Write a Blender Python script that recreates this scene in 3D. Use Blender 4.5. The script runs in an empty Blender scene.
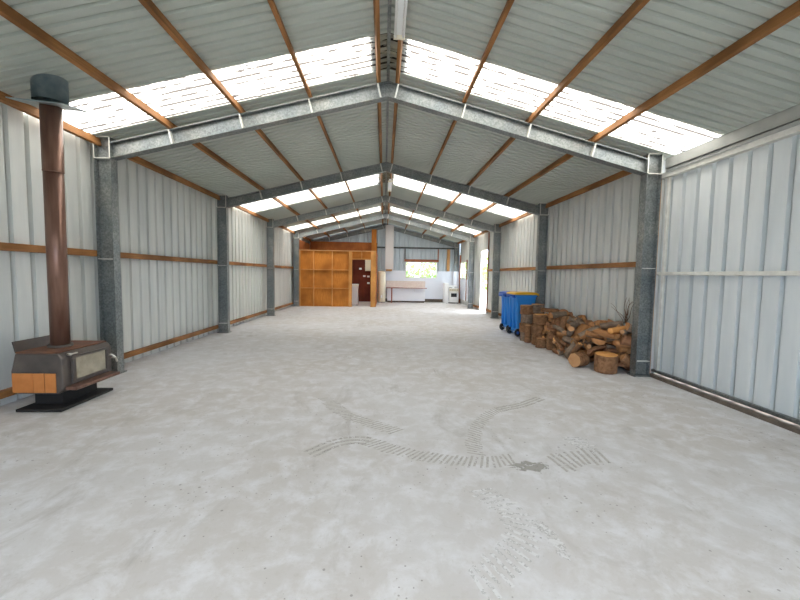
import bpy, bmesh, math, random
from mathutils import Vector, Matrix, Euler, Quaternion
PI = math.pi
S = bpy.context.scene
C = S.collection

# ------------------------------------------------------------------ materials
def mat(name, col=(.5,.5,.5), rough=.6, metal=0.0, spec=.5):
    m = bpy.data.materials.new(name); m.use_nodes = True
    b = m.node_tree.nodes['Principled BSDF']
    b.inputs['Base Color'].default_value = (*col, 1)
    b.inputs['Roughness'].default_value = rough
    b.inputs['Metallic'].default_value = metal
    b.inputs['Specular IOR Level'].default_value = spec
    return m
def N(m, t, **kw):
    n = m.node_tree.nodes.new(t)
    for k, v in kw.items():
        if k in n.inputs.keys(): n.inputs[k].default_value = v
        else: setattr(n, k, v)
    return n
def L(m, a, b): m.node_tree.links.new(a, b)
def noise(m, scale, detail=4, rough=.55, stretch=(1,1,1), coord='Object', dist=0.0):
    tc = N(m, 'ShaderNodeTexCoord'); mp = N(m, 'ShaderNodeMapping')
    mp.inputs['Scale'].default_value = stretch
    L(m, tc.outputs[coord], mp.inputs['Vector'])
    n = N(m, 'ShaderNodeTexNoise'); n.inputs['Scale'].default_value = scale
    n.inputs['Detail'].default_value = detail; n.inputs['Roughness'].default_value = rough
    n.inputs['Distortion'].default_value = dist
    L(m, mp.outputs['Vector'], n.inputs['Vector']); return n.outputs['Fac']
def ramp(m, fac, stops):
    r = N(m, 'ShaderNodeValToRGB'); e = r.color_ramp.elements
    while len(e) > 1: e.remove(e[-1])
    e[0].position, e[0].color = stops[0][0], (*stops[0][1], 1) if len(stops[0][1]) == 3 else stops[0][1]
    for p, c in stops[1:]:
        x = e.new(p); x.color = (*c, 1)
    L(m, fac, r.inputs['Fac']); return r.outputs['Color']
def mixc(m, fac, a, b, mode='MIX'):
    x = N(m, 'ShaderNodeMix', data_type='RGBA', blend_type=mode)
    if isinstance(fac, (int, float)): x.inputs[0].default_value = fac
    else: L(m, fac, x.inputs[0])
    for v, i in ((a, 6), (b, 7)):
        if isinstance(v, tuple): x.inputs[i].default_value = (*v, 1)
        else: L(m, v, x.inputs[i])
    return x.outputs[2]
def bsdf(m): return m.node_tree.nodes['Principled BSDF']
def bump(m, h, strength=.3, dist=.01):
    b = N(m, 'ShaderNodeBump'); b.inputs['Strength'].default_value = strength; b.inputs['Distance'].default_value = dist
    L(m, h, b.inputs['Height']); L(m, b.outputs['Normal'], bsdf(m).inputs['Normal'])
def noisy(name, c1, c2, scale, rough=.6, metal=0, stretch=(1,1,1), lo=.35, hi=.65, bmp=0, spec=.5, detail=4):
    m = mat(name, c1, rough, metal, spec)
    f = noise(m, scale, detail, stretch=stretch)
    L(m, ramp(m, f, [(lo, c1), (hi, c2)]), bsdf(m).inputs['Base Color'])
    if bmp: bump(m, f, bmp)
    return m

M = {}
M['wall'] = noisy('zinc wall sheet', (.56,.58,.56), (.68,.69,.66), 1.6, .5, .08, (1,3,.35))
M['door'] = noisy('sliding door sheet', (.58,.62,.635), (.68,.71,.715), 1.4, .5, .08, (1,3,.35))
M['roof'] = noisy('roof sheet underside', (.455,.495,.45), (.505,.54,.495), .7, .5, .15)
M['gable'] = noisy('blue grey gable sheet', (.42,.48,.52), (.52,.58,.62), 1.5, .45, .25, (3,1,.4))
g = M['galv'] = mat('galvanised steel', (.4,.42,.42), .48, .8)
v = N(g, 'ShaderNodeTexVoronoi'); v.inputs['Scale'].default_value = 46
tc = N(g, 'ShaderNodeTexCoord'); L(g, tc.outputs['Object'], v.inputs['Vector'])
f1 = ramp(g, v.outputs['Color'], [(.2, (.20,.215,.22)), (.8, (.31,.325,.325))])
f2 = ramp(g, noise(g, 2.2, 5), [(.35, (.75,.78,.8)), (.7, (1.15,1.12,1.05))])
L(g, mixc(g, 1.0, f1, f2, 'MULTIPLY'), bsdf(g).inputs['Base Color'])
M['galv_light'] = noisy('bright galvanised edge', (.66,.65,.60), (.78,.77,.72), 9, .5, .2)
M['sheetgalv'] = noisy('weathered galvanised channel', (.33,.34,.325), (.42,.425,.40), 3, .5, .2)
M['dark_steel'] = noisy('dark steel', (.05,.06,.06), (.09,.1,.1), 6, .5, .3)
def timber(name, a, b, st):
    m = mat(name, a, .7, 0, .3)
    f = noise(m, 7, 5, .6, st, dist=.6)
    k = noise(m, 1.1, 2)
    col = mixc(m, ramp(m, k, [(.4,(0,0,0)),(.65,(1,1,1))]), ramp(m, f, [(.3,a),(.7,b)]), tuple(x*.72 for x in a))
    L(m, col, bsdf(m).inputs['Base Color']); bump(m, f, .15); return m
M['purlin'] = timber('brown framing timber', (.27,.115,.035), (.45,.21,.075), (6,.35,6))
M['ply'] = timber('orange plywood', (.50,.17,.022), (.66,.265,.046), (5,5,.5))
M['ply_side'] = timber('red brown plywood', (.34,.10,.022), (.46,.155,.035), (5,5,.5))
M['stud'] = timber('pale orange stud', (.58,.26,.065), (.72,.36,.11), (5,5,.6))
M['post'] = timber('pale timber post', (.52,.27,.10), (.62,.34,.14), (6,6,.5))
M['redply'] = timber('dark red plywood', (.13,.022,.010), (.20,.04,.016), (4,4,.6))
M['cream'] = mat('cream enamel', (.80,.74,.58), .4)
M['greywhite'] = mat('greyish painted board', (.60,.585,.575), .6)
M['white'] = mat('white enamel', (.86,.87,.88), .35)
M['lining'] = noisy('white lining board', (.74,.78,.86), (.80,.83,.90), .6, .5)  # bluish tint of the sky light put into the white
M['cupboard'] = mat('white cupboard', (.83,.85,.90), .45)
M['bench'] = noisy('pinkish laminate', (.66,.55,.50), (.72,.62,.57), 8, .4)
M['bench_edge'] = mat('red brown edge', (.30,.10,.07), .5)
M['rubber'] = mat('black plastic', (.015,.015,.017), .6)
M['blue'] = mat('blue bin plastic', (.03,.25,.70), .45)
M['blue_dark'] = mat('deep blue plastic', (.012,.10,.50), .45)
M['yellow'] = mat('yellow lid plastic', (.80,.44,.02), .45)
M['iron'] = noisy('grey brown heater enamel', (.085,.072,.066), (.13,.105,.09), 5, .45, .3)
M['rust'] = noisy('rusty heater top', (.20,.085,.045), (.13,.07,.05), 7, .65, .2)
M['black_iron'] = mat('black iron', (.012,.011,.011), .7)
M['copper_panel'] = noisy('orange side panel', (.50,.17,.04), (.62,.235,.065), 4, .5, .1, (1,6,1))
M['flue'] = noisy('brown flue enamel', (.17,.085,.06), (.25,.14,.10), 3, .32, .45, (6,6,.5))
M['casing'] = noisy('blue grey galvanised casing', (.22,.30,.33), (.36,.43,.45), 6, .4, .6)
M['silver'] = mat('silver metal', (.7,.68,.62), .3, .9)
M['oven_glass'] = noisy('golden grey heater glass', (.38,.34,.26), (.54,.49,.38), 6, .25, .5)  # uneven golden grey tone over the reflective glass
M['dark_glass'] = mat('dark oven glass', (.03,.035,.045), .15)
M['tube'] = mat('unlit fluorescent tube', (.85,.86,.86), .3)
M['bark'] = noisy('bark', (.15,.072,.036), (.32,.17,.085), 9, .9, 0, (1,2,2), .35, .7, .6, .2, 6)
M['greybark'] = noisy('grey bark', (.15,.105,.075), (.30,.22,.16), 9, .9, 0, (1,2,2), .35, .7, .6, .2, 6)
M['split'] = noisy('split timber', (.27,.12,.045), (.47,.23,.095), 5, .85, 0, (.5,3,3), .3, .7, .5, .2, 6)
M['splitred'] = noisy('reddish split timber', (.20,.085,.045), (.36,.18,.09), 5, .85, 0, (.5,3,3), .3, .7, .5, .2, 6)
M['cut'] = noisy('fresh cut timber', (.66,.29,.08), (.78,.43,.16), 7, .8, 0, (1,1,1), .3, .7, .2, .2)
M['cutbrown'] = noisy('brown cut timber', (.42,.21,.095), (.55,.31,.15), 7, .8, 0, (1,1,1), .3, .7, .2, .2)
M['orangelog'] = noisy('orange debarked timber', (.52,.22,.06), (.62,.31,.10), 5, .8, 0, (.5,3,3), .3, .7, .3, .2)
M['leaf'] = noisy('green leaves', (.30,.48,.14), (.50,.62,.22), .8, .6)
M['weed'] = mat('green weed', (.12,.24,.05), .6)
M['dry'] = mat('dry brown stem', (.16,.09,.05), .8)
M['ground'] = noisy('outside ground', (.46,.46,.44), (.54,.54,.53), .6, .95)
M['jamb'] = timber('red brown jamb', (.30,.11,.06), (.40,.17,.09), (5,5,.5))
M['sill'] = noisy('dirty brown sill', (.10,.078,.06), (.16,.125,.098), 6, .7, .2)
M['alu'] = mat('pale window frame', (.80,.78,.70), .4, .2)

# clear glass: a thin pane that lets light through
gl = M['glass'] = bpy.data.materials.new('window glass'); gl.use_nodes = True
nt = gl.node_tree; nt.nodes.clear()
o = nt.nodes.new('ShaderNodeOutputMaterial'); mx = nt.nodes.new('ShaderNodeMixShader')
t = nt.nodes.new('ShaderNodeBsdfTransparent'); t.inputs[0].default_value = (.93,.96,.95,1)
gg = nt.nodes.new('ShaderNodeBsdfGlossy'); gg.inputs['Roughness'].default_value = .05
mx.inputs[0].default_value = .06
nt.links.new(t.outputs[0], mx.inputs[1]); nt.links.new(gg.outputs[0], mx.inputs[2]); nt.links.new(mx.outputs[0], o.inputs[0])

# translucent fibreglass roof sheet with leaf litter lying in its ribs
RP = .14                         # roof rib pitch
sk = M['sky'] = bpy.data.materials.new('translucent roof sheet'); sk.use_nodes = True
nt = sk.node_tree; nt.nodes.clear()
o = nt.nodes.new('ShaderNodeOutputMaterial'); mx = nt.nodes.new('ShaderNodeMixShader'); mx2 = nt.nodes.new('ShaderNodeMixShader')
t = nt.nodes.new('ShaderNodeBsdfTransparent'); t.inputs[0].default_value = (.93,.90,.83,1)
tl = nt.nodes.new('ShaderNodeBsdfTranslucent'); tl.inputs[0].default_value = (.92,.88,.80,1)
mx.inputs[0].default_value = .35
nt.links.new(t.outputs[0], mx.inputs[1]); nt.links.new(tl.outputs[0], mx.inputs[2])
df = nt.nodes.new('ShaderNodeBsdfTranslucent'); df.inputs[0].default_value = (.042,.034,.031,1)
tc = nt.nodes.new('ShaderNodeTexCoord'); sp = nt.nodes.new('ShaderNodeSeparateXYZ'); nt.links.new(tc.outputs['Object'], sp.inputs[0])
def mth(op, a, b=None):
    n = nt.nodes.new('ShaderNodeMath'); n.operation = op
    for i, q in enumerate((a, b)):
        if q is None: continue
        if isinstance(q, (int, float)): n.inputs[i].default_value = q
        else: nt.links.new(q, n.inputs[i])
    return n.outputs[0]
fr = mth('FRACT', mth('DIVIDE', sp.outputs['Y'], RP)); line = mth('LESS_THAN', mth('ABSOLUTE', mth('SUBTRACT', fr, .5)), .20)
n1 = nt.nodes.new('ShaderNodeTexNoise'); n1.inputs['Scale'].default_value = 5; n1.inputs['Detail'].default_value = 6
mp = nt.nodes.new('ShaderNodeMapping'); mp.inputs['Scale'].default_value = (.8,2.4,1); nt.links.new(tc.outputs['Object'], mp.inputs[0]); nt.links.new(mp.outputs[0], n1.inputs['Vector'])
n2 = nt.nodes.new('ShaderNodeTexNoise'); n2.inputs['Scale'].default_value = 3.2; n2.inputs['Detail'].default_value = 8; n2.inputs['Roughness'].default_value = .7; nt.links.new(tc.outputs['Object'], n2.inputs['Vector'])
dirt = mth('MINIMUM', mth('ADD', mth('MULTIPLY', line, mth('GREATER_THAN', n1.outputs['Fac'], .47)), mth('GREATER_THAN', n2.outputs['Fac'], .62)), 1.0)
nt.links.new(mth('MULTIPLY', dirt, .96), mx2.inputs[0]); nt.links.new(mx.outputs[0], mx2.inputs[1]); nt.links.new(df.outputs[0], mx2.inputs[2])
nt.links.new(mx2.outputs[0], o.inputs[0])

# concrete slab: pale dusty patches, beige grime, dark specks and stains
cm = M['concrete'] = mat('worn concrete', (.6,.6,.58), .75, 0, .35)
big = noise(cm, .33, 6, .62); mid = noise(cm, 4.2, 9, .7, dist=.3); fine = noise(cm, 24, 6, .7)
col = ramp(cm, big, [(.34,(.48,.455,.435)), (.5,(.53,.52,.525)), (.66,(.575,.58,.605))])
col = mixc(cm, ramp(cm, mid, [(.34,(0,0,0)),(.46,(.0,.0,.0)),(.60,(.5,.5,.5)),(.72,(.85,.85,.85))]), col, (.68,.69,.73))
col = mixc(cm, ramp(cm, mid, [(.22,(.75,.75,.75)),(.40,(0,0,0))]), col, (.43,.41,.38))
col = mixc(cm, ramp(cm, noise(cm, 1.3, 7, .72, (1.3,.6,1), dist=1.2), [(.55,(0,0,0)),(.70,(.6,.6,.6))]), col, (.36,.345,.335))
col = mixc(cm, ramp(cm, fine, [(.30,(.5,.5,.5)),(.42,(0,0,0))]), col, (.42,.40,.38))
spk = N(cm, 'ShaderNodeTexVoronoi'); spk.inputs['Scale'].default_value = 24; spk.feature = 'F1'
tcc = N(cm, 'ShaderNodeTexCoord'); L(cm, tcc.outputs['Object'], spk.inputs['Vector'])
spn = noise(cm, .9, 3)
sm = N(cm, 'ShaderNodeMath', operation='LESS_THAN'); L(cm, spk.outputs['Distance'], sm.inputs[0])
thr = N(cm, 'ShaderNodeMapRange'); L(cm, spn, thr.inputs[0])
for i, vv in ((1,.38),(2,.64),(3,.02),(4,.30)): thr.inputs[i].default_value = vv
rv = N(cm, 'ShaderNodeSeparateColor'); L(cm, spk.outputs['Color'], rv.inputs[0]); rp_ = N(cm, 'ShaderNodeMath', operation='POWER'); L(cm, rv.outputs[0], rp_.inputs[0]); rp_.inputs[1].default_value = 2.2
rm = N(cm, 'ShaderNodeMath', operation='MULTIPLY'); L(cm, rp_.outputs[0], rm.inputs[0]); vd = N(cm, 'ShaderNodeVectorMath', operation='DISTANCE'); L(cm, tcc.outputs['Object'], vd.inputs[0]); vd.inputs[1].default_value = (-.35, 2.05, 0)
mk = N(cm, 'ShaderNodeMapRange'); L(cm, vd.outputs['Value'], mk.inputs[0])
for i, vv in ((1,.1),(2,.85),(3,.24),(4,.0)): mk.inputs[i].default_value = vv
tm = N(cm, 'ShaderNodeMath', operation='MAXIMUM'); L(cm, thr.outputs[0], tm.inputs[0]); L(cm, mk.outputs[0], tm.inputs[1]); L(cm, tm.outputs[0], rm.inputs[1]); L(cm, rm.outputs[0], sm.inputs[1])
sp2 = N(cm, 'ShaderNodeMath', operation='MULTIPLY'); L(cm, sm.outputs[0], sp2.inputs[0]); sp2.inputs[1].default_value = .65
col = mixc(cm, sp2.outputs[0], col, (.20,.19,.19))
L(cm, col, bsdf(cm).inputs['Base Color']); bump(cm, fine, .12, .004)

def decal(name, colr, amt):
    m = bpy.data.materials.new(name); m.use_nodes = True; b = bsdf(m)
    b.inputs['Base Color'].default_value = (*colr, 1); b.inputs['Roughness'].default_value = .8
    f = noise(m, 14, 6, .7)
    r = N(m, 'ShaderNodeMapRange'); L(m, f, r.inputs[0])
    for i, q in ((1,.49-amt*.12),(2,.55-amt*.12),(3,0.0),(4,1.0)): r.inputs[i].default_value = q
    L(m, r.outputs[0], b.inputs['Alpha']); return m
M['tyre'] = decal('faded tyre rubber', (.42,.41,.395), .5)
M['dust'] = decal('pale tyre dust', (.63,.635,.65), .3)

# ------------------------------------------------------------------ geometry helpers (world coordinates)
def nb(): return bmesh.new()
def box(bm, x0, x1, y0, y1, z0, z1, mi=0):
    vs = [bm.verts.new((x, y, z)) for z in (z0, z1) for y in (y0, y1) for x in (x0, x1)]
    for q in ((0,2,3,1),(4,5,7,6),(0,1,5,4),(2,6,7,3),(0,4,6,2),(1,3,7,5)):
        f = bm.faces.new([vs[i] for i in q]); f.material_index = mi
    return bm
def mbox(bm, mtx, sx, sy, sz):
    r = bmesh.ops.create_cube(bm, size=1, matrix=mtx @ Matrix.Diagonal((sx, sy, sz, 1))); return r
def prism(bm, pts, axis, a0, a1):
    """extrude a closed 2-D outline along an axis: axis 'y' takes (x,z), 'x' takes (y,z), 'z' takes (x,y)"""
    def P(p, a): return {'y': (p[0], a, p[1]), 'x': (a, p[0], p[1]), 'z': (p[0], p[1], a)}[axis]
    A = [bm.verts.new(P(p, a0)) for p in pts]; B = [bm.verts.new(P(p, a1)) for p in pts]; n = len(pts)
    bm.faces.new(A); bm.faces.new(B[::-1])
    for i in range(n): bm.faces.new((A[i], A[(i+1) % n], B[(i+1) % n], B[i]))
    bmesh.ops.recalc_face_normals(bm, faces=bm.faces); return bm
def tube(bm, pts, r, n=10, cap=True, smooth=True):
    pts = [Vector(p) for p in pts]; rs = r if isinstance(r, (list, tuple)) else [r]*len(pts); rings = []
    for i, p in enumerate(pts):
        d = (pts[min(i+1, len(pts)-1)] - pts[max(i-1, 0)]).normalized()
        u = d.orthogonal().normalized() if i == 0 else (u - d*u.dot(d)).normalized()
        w = d.cross(u)
        rings.append([bm.verts.new(p + (u*math.cos(2*PI*k/n) + w*math.sin(2*PI*k/n))*rs[i]) for k in range(n)])
    for a, b in zip(rings, rings[1:]):
        for k in range(n):
            f = bm.faces.new((a[k], a[(k+1) % n], b[(k+1) % n], b[k])); f.smooth = smooth
    if cap: bm.faces.new(rings[0][::-1]); bm.faces.new(rings[-1])
    bmesh.ops.recalc_face_normals(bm, faces=bm.faces); return bm
def wpos(o):
    p = Vector((0,0,0))
    while o: p += o.location; o = o.parent
    return p
def obj(name, bm, m, parent=None, bevel=0, mesh=None):
    me = bpy.data.meshes.new(name)
    if parent is not None: bmesh.ops.translate(bm, vec=-wpos(parent), verts=bm.verts)
    bm.to_mesh(me); bm.free()
    for q in (m if isinstance(m, (list, tuple)) else [m]): me.materials.append(q)
    o = bpy.data.objects.new(name, me); C.objects.link(o)
    if parent is not None: o.parent = parent
    if bevel:
        b = o.modifiers.new('bevel', 'BEVEL'); b.width = bevel; b.segments = 2; b.limit_method = 'ANGLE'; b.angle_limit = .6
    return o
def tag(o, label=None, cat=None, group=None, kind=None):
    if label: o['label'] = label
    if cat: o['category'] = cat
    if group: o['group'] = group
    if kind: o['kind'] = kind
    return o
def thing(name, label, cat, loc, group=None):
    o = bpy.data.objects.new(name, None); o.empty_display_size = .1; C.objects.link(o); o.location = loc
    return tag(o, label, cat, group)
def struct(name, bm, m, parent=None):
    o = obj(name, bm, m, parent)
    if parent is None: o['kind'] = 'structure'
    return o
def recentre(o):
    """move a single mesh's origin to the foot of its own bounds"""
    vs = [v.co for v in o.data.vertices]
    c = Vector(((min(v.x for v in vs)+max(v.x for v in vs))/2, (min(v.y for v in vs)+max(v.y for v in vs))/2, min(v.z for v in vs)))
    o.data.transform(Matrix.Translation(-c)); o.location = c; return o

# ------------------------------------------------------------------ the shed
FR = [1.842, 6.077, 10.311, 14.545, 18.780, 22.83]     # near faces of the portal frames
YF, YB = -2.39, 23.0
SL = .251; ANG = math.atan(SL); ROOF0 = 4.81            # roof pitch and sheet height at the ridge
WX = 4.62
def roof_z(x): return ROOF0 - SL*abs(x)

box_ = nb(); box(box_, -4.72, 4.72, YF, YB+.05, -.12, 0); struct('floor', box_, M['concrete'])
b = nb(); box(b, -70, 70, -40, 90, -.3, -.13); struct('ground', b, M['ground'])

def profile(u0, u1, pitch, h, foot, top, ph=0.0):
    """break points (u, d) of a ribbed sheet between u0 and u1"""
    out = [u0, u1]; k = math.floor((u0-ph)/pitch)-1
    pts = []
    while ph + k*pitch < u1 + pitch:
        c = ph + k*pitch
        pts += [(c-foot/2, 0), (c-top/2, h), (c+top/2, h), (c+foot/2, 0)]; k += 1
    def D(u):
        for (a, da), (bq, db) in zip(pts, pts[1:]):
            if a <= u <= bq: return da + (db-da)*(u-a)/(bq-a) if bq > a else da
        return 0
    return [(u0, D(u0))] + [p for p in pts if u0 < p[0] < u1] + [(u1, D(u1))]
def strip(bm, rows):
    vs = [(bm.verts.new(a), bm.verts.new(bq)) for a, bq in rows]
    for (a, bq), (c, d) in zip(vs, vs[1:]): bm.faces.new((a, c, d, bq))
WP = .27
def wall_side(sx, segs, x0=WX, pitch=WP):
    bm = nb()
    for (y0, y1, z0, z1) in segs:
        strip(bm, [((sx*(x0+d), y, z0), (sx*(x0+d), y, z1)) for y, d in profile(y0, y1, pitch, .055, .070, .058)])
    return bm
struct('wall_left', wall_side(-1, [(YF, YB, 0, 3.65)]), M['wall'])
DY0, DY1, DZ = 16.62, 17.85, 2.84                      # side doorway
KY0, KY1, KZ0, KZ1 = 20.9, 22.6, 1.49, 2.47            # side kitchen window
struct('wall_right', wall_side(1, [(YF, FR[0]+.1, 0, 3.65), (FR[1]+.12, DY0, 0, 3.65), (DY0, DY1, DZ, 3.65), (DY1, KY0, 0, 3.65),
      (KY0, KY1, 0, KZ0), (KY0, KY1, KZ1, 3.65), (KY1, YB, 0, 3.65)]), M['wall'])
WX0, WX1, WZ0, WZ1 = 1.27, 3.22, 1.47, 2.46            # back kitchen window
bm = nb()
for (x0, x1, z0, z1) in [(-WX, WX0, 0, None), (WX0, WX1, 0, WZ0), (WX0, WX1, WZ1, None), (WX1, WX, 0, None)]:
    xs = [0] if x0 < 0 < x1 else []
    rows = profile(x0, x1, WP, .03, .085, .045, .05)
    rows = sorted(rows + [(q, 0) for q in xs])
    strip(bm, [((x, YB+d, z0), (x, YB+d, z1 if z1 else roof_z(x)-.01)) for x, d in rows])
struct('wall_back', bm, M['gable'])

FX, FZ = 2.3, 2.8                                      # doorway of the added, unseen front wall, sized to limit the daylight
bm = nb()
for (x0, x1, z0) in [(-WX, -FX, 0), (-FX, FX, FZ), (FX, WX, 0)]:
    rows = sorted(profile(x0, x1, WP, .03, .085, .045, .05) + ([(0, 0)] if x0 < 0 < x1 else []))
    strip(bm, [((x, YF-d, z0), (x, YF-d, roof_z(x)-.01)) for x, d in rows])
struct('wall_front', bm, M['wall'])

# roofing: ribbed steel with translucent strips let in
SKY = [(-1.3, -.3), (5.12, 5.99), (11.70, 13.15), (17.35, 18.55), (20.2, 21.1)]  # first strip is out of view, added to light the foreground
def roof_rows(s, y0, y1):
    return [((s*(.0 + math.sin(ANG)*d), y, ROOF0 + d*math.cos(ANG)), (s*(4.80 + math.sin(ANG)*d), y, roof_z(4.80) + d*math.cos(ANG)))
            for y, d in profile(y0, y1, RP, .034, .050, .030)]
bm = nb(); ys = [YF-.1] + [q for a in SKY for q in a] + [YB+.15]
for s in (-1, 1):
    for a, bq in zip(ys[0::2], ys[1::2]): strip(bm, roof_rows(s, a, bq))
struct('ceiling', bm, M['roof'])
where = ['added behind the camera to light the foreground', 'just in front of the nearest steel frame', 'just beyond the second steel frame', 'just before the fourth steel frame', 'over the kitchen end']
for (a, bq), w in zip(SKY, where):
    for s, side in ((-1, 'left'), (1, 'right')):
        bm = nb(); strip(bm, roof_rows(s, a-.04, bq+.04))
        for v_ in bm.verts: v_.co.z += .004
        o = obj('skylight_sheet', bm, M['sky'])
        tag(o, 'translucent skylight strip in the %s roof slope, %s' % (side, w), 'skylight', 'skylight strips in the roof')
# ridge capping under the apex
bm = nb()
prism(bm, [(-.26, roof_z(.26)+.045), (0, ROOF0+.05), (.26, roof_z(.26)+.045), (.26, roof_z(.26)+.04), (0, ROOF0+.04), (-.26, roof_z(.26)+.04)], 'y', YF, YB)
struct('trim_1', bm, M['roof'])
bm = nb(); prism(bm, [(-.022, 4.80), (-.022,4.775), (.022,4.775), (.022,4.80)], 'y', YF, YB)
struct('trim_2', bm, M['galv'])

# ------------------------------------------------------------------ portal frames
def slope_mtx(s, x, y, z):                       # local x runs down the roof slope
    return Matrix.Translation((x, y, z)) @ Matrix.Rotation(s*ANG, 4, 'Y')
def portal(y, label):
    yc = y + .075
    t = thing('portal_frame', label, 'frame', (0, yc, 0), 'steel portal frames')
    for s in (-1, 1):
        b = nb(); X = lambda a, c: (min(s*a, s*c), max(s*a, s*c))
        box(b, *X(4.25, 4.263), yc-.075, yc+.075, .02, 3.69); box(b, *X(4.487, 4.50), yc-.075, yc+.075, .02, 3.69); box(b, *X(4.262, 4.488), yc-.005, yc+.005, .02, 3.69)
        col = obj('column', b, M['galv'], t)
        b = nb(); box(b, *X(4.22, 4.53), yc-.10, yc+.10, 0, .02); obj('base_plate', b, M['galv'], col)
        for z in (.26, 1.83, 3.375):
            b = nb(); box(b, *X(4.263, 4.487), yc-.073, yc+.073, z-.006, z+.006); obj('web_stiffener', b, M['galv_light'], col)
        b = nb()                                                     # bright edges of the knee plate
        for q in (-1, 1):
            ya, yb = (yc-.082, yc-.0752) if q < 0 else (yc+.0752, yc+.082)
            box(b, *X(4.25, 4.266), ya, yb, 3.37, 3.70); box(b, *X(4.484, 4.50), ya, yb, 3.37, 3.70); box(b, *X(4.25, 4.50), ya, yb, 3.685, 3.70); box(b, *X(4.25, 4.50), ya, yb, 3.368, 3.382)
        obj('knee_plate', b, M['galv_light'], col)
        # rafter from knee to apex
        b = nb()
        def pr(zt, zb, ya, yb, x0=0.0, x1=4.25):
            prism(b, [(s*x0, zt - SL*x0), (s*x1, zt - SL*x1), (s*x1, zb - SL*x1), (s*x0, zb - SL*x0)], 'y', ya, yb)
        pr(4.68, 4.667, yc-.075, yc+.075); pr(4.457, 4.444, yc-.075, yc+.075); pr(4.668, 4.456, yc-.005, yc+.005)
        raf = obj('rafter', b, M['galv'], t)
        for x in (.135, 1.205, 2.27, 3.345):
            b = nb()
            mbox(b, slope_mtx(s, s*x, yc-.041, 4.562 - SL*x), .022, .072, .215); mbox(b, slope_mtx(s, s*x, yc+.041, 4.562 - SL*x), .022, .072, .215)
            obj('cleat', b, M['galv_light'], raf)
    b = nb(); prism(b, [(-.10, 4.44), (0, 4.465), (.10, 4.44), (.10, 4.64), (0, 4.665), (-.10, 4.64)], 'y', yc-.03, yc-.012); obj('apex_plate', b, M['galv'], t)
    return t
for y, n in zip(FR, ['galvanised steel portal frame nearest the open front', 'galvanised portal frame beside the wood heater, largest in view', 'dark steel portal frame by the blue bins, second from the heater',
                     'steel portal frame third from the heater, just before the side doorway', 'pale lit steel portal frame at the plywood partition', 'dark steel portal frame against the back gable']):
    portal(y, n)

# ------------------------------------------------------------------ purlins and girts
BAYS = [(FR[0]+.17, FR[1]+.07), (FR[1]+.08, FR[2]+.07), (FR[2]+.08, FR[3]+.07), (FR[3]+.08, FR[4]+.07), (FR[4]+.08, YB-.02)]
bayname = ['in the nearest bay', 'beyond the heater frame', 'beyond the bins frame', 'before the partition', 'over the kitchen']
pos = [(.135, 'beside the ridge'), (1.205, 'second from ridge'), (2.27, 'third from ridge'), (3.345, 'fourth from ridge'), (4.44, 'along the eave')]
for s, side in ((-1, 'left'), (1, 'right')):
    for (y0, y1), bn in zip(BAYS, bayname):
        for x, pn in pos:
            if x > 4 and s > 0 and y0 < FR[1]: continue
            b = nb(); h = .118
            mbox(b, slope_mtx(s, s*(x+.015), (y0+y1)/2, 4.683 - SL*x + h/2), .048, y1-y0, h)
            o = recentre(obj('roof_purlin', b, M['purlin'], None, .004))
            tag(o, 'timber purlin, %s roof slope, %s, %s' % (side, pn, bn), 'purlin', 'timber roof purlins')
def girt(s, y0, y1, z, label, h=.095, m='purlin'):
    b = nb(); xs = sorted((s*4.515, s*4.612)); box(b, xs[0], xs[1], y0, y1, z-h/2, z+h/2)
    tag(recentre(obj('wall_girt', b, M[m], None, .004)), label, 'girt', 'timber wall girts')
gl_ = ['behind the wood heater', 'between the heater frame and the second frame', 'between the second and third frames', 'between the third frame and the partition']
for (y0, y1), w in zip(BAYS[:4], gl_):
    girt(-1, y0, y1-.01, 1.915, 'brown mid height girt on the left wall, %s' % w)
    girt(-1, y0, y1-.01, .155, 'brown timber girt low on the left wall, %s' % w, .08)
girt(1, BAYS[1][0]+.09, BAYS[1][1], 1.915, 'brown timber girt on the right wall above the firewood heap')
girt(1, BAYS[2][0], BAYS[2][1], 1.915, 'brown timber girt on the right wall above the blue bins')
girt(1, BAYS[3][0], DY0-.09, 1.915, 'short brown timber girt on the right wall beside the open doorway')
girt(1, BAYS[2][0]+.9, BAYS[2][1], .155, 'low timber girt on the right wall beyond the blue bins', .08)
girt(1, BAYS[3][0], DY0-.09, .155, 'short low timber girt on the right wall beside the open doorway', .08)
girt(1, DY1+.09, FR[4]+.2, .155, 'short low timber girt on the right wall past the open doorway', .08)

# ------------------------------------------------------------------ sliding door on the right
b = wall_side(1, [(FR[0]+.02, FR[1]+.16, .05, 3.40)], 4.69, .265); dr = struct('door_1', b, M['door'])
b = nb(); box(b, 4.635, 4.685, FR[0]+.02, FR[1]+.16, 1.72, 1.775); obj('mid_rail', b, M['galv_light'], dr, .003)
b = nb(); box(b, 4.635, 4.685, FR[0]+.02, FR[1]+.16, .055, .10); obj('bottom_rail', b, M['galv'], dr, .003)
b = nb(); box(b, 4.64, 4.685, FR[1]+.02, FR[1]+.065, .05, 3.40); obj('door_stile', b, M['galv_light'], dr, .003)
b = nb(); box(b, 4.60, 4.70, FR[0], FR[1]+.2, 3.335, 3.352); box(b, 4.60, 4.612, FR[0], FR[1]+.2, 3.35, 3.42); obj('door_track', b, M['galv_light'], dr)
b = nb(); box(b, 4.55, 4.56, FR[0], FR[1], 3.45, 3.62); box(b, 4.55, 4.66, FR[0], FR[1], 3.45, 3.46); box(b, 4.55, 4.66, FR[0], FR[1], 3.61, 3.62)
box(b, 4.57, 4.58, FR[0], FR[1], 3.40, 3.45); struct('trim_3', b, M['sheetgalv'])
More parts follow.
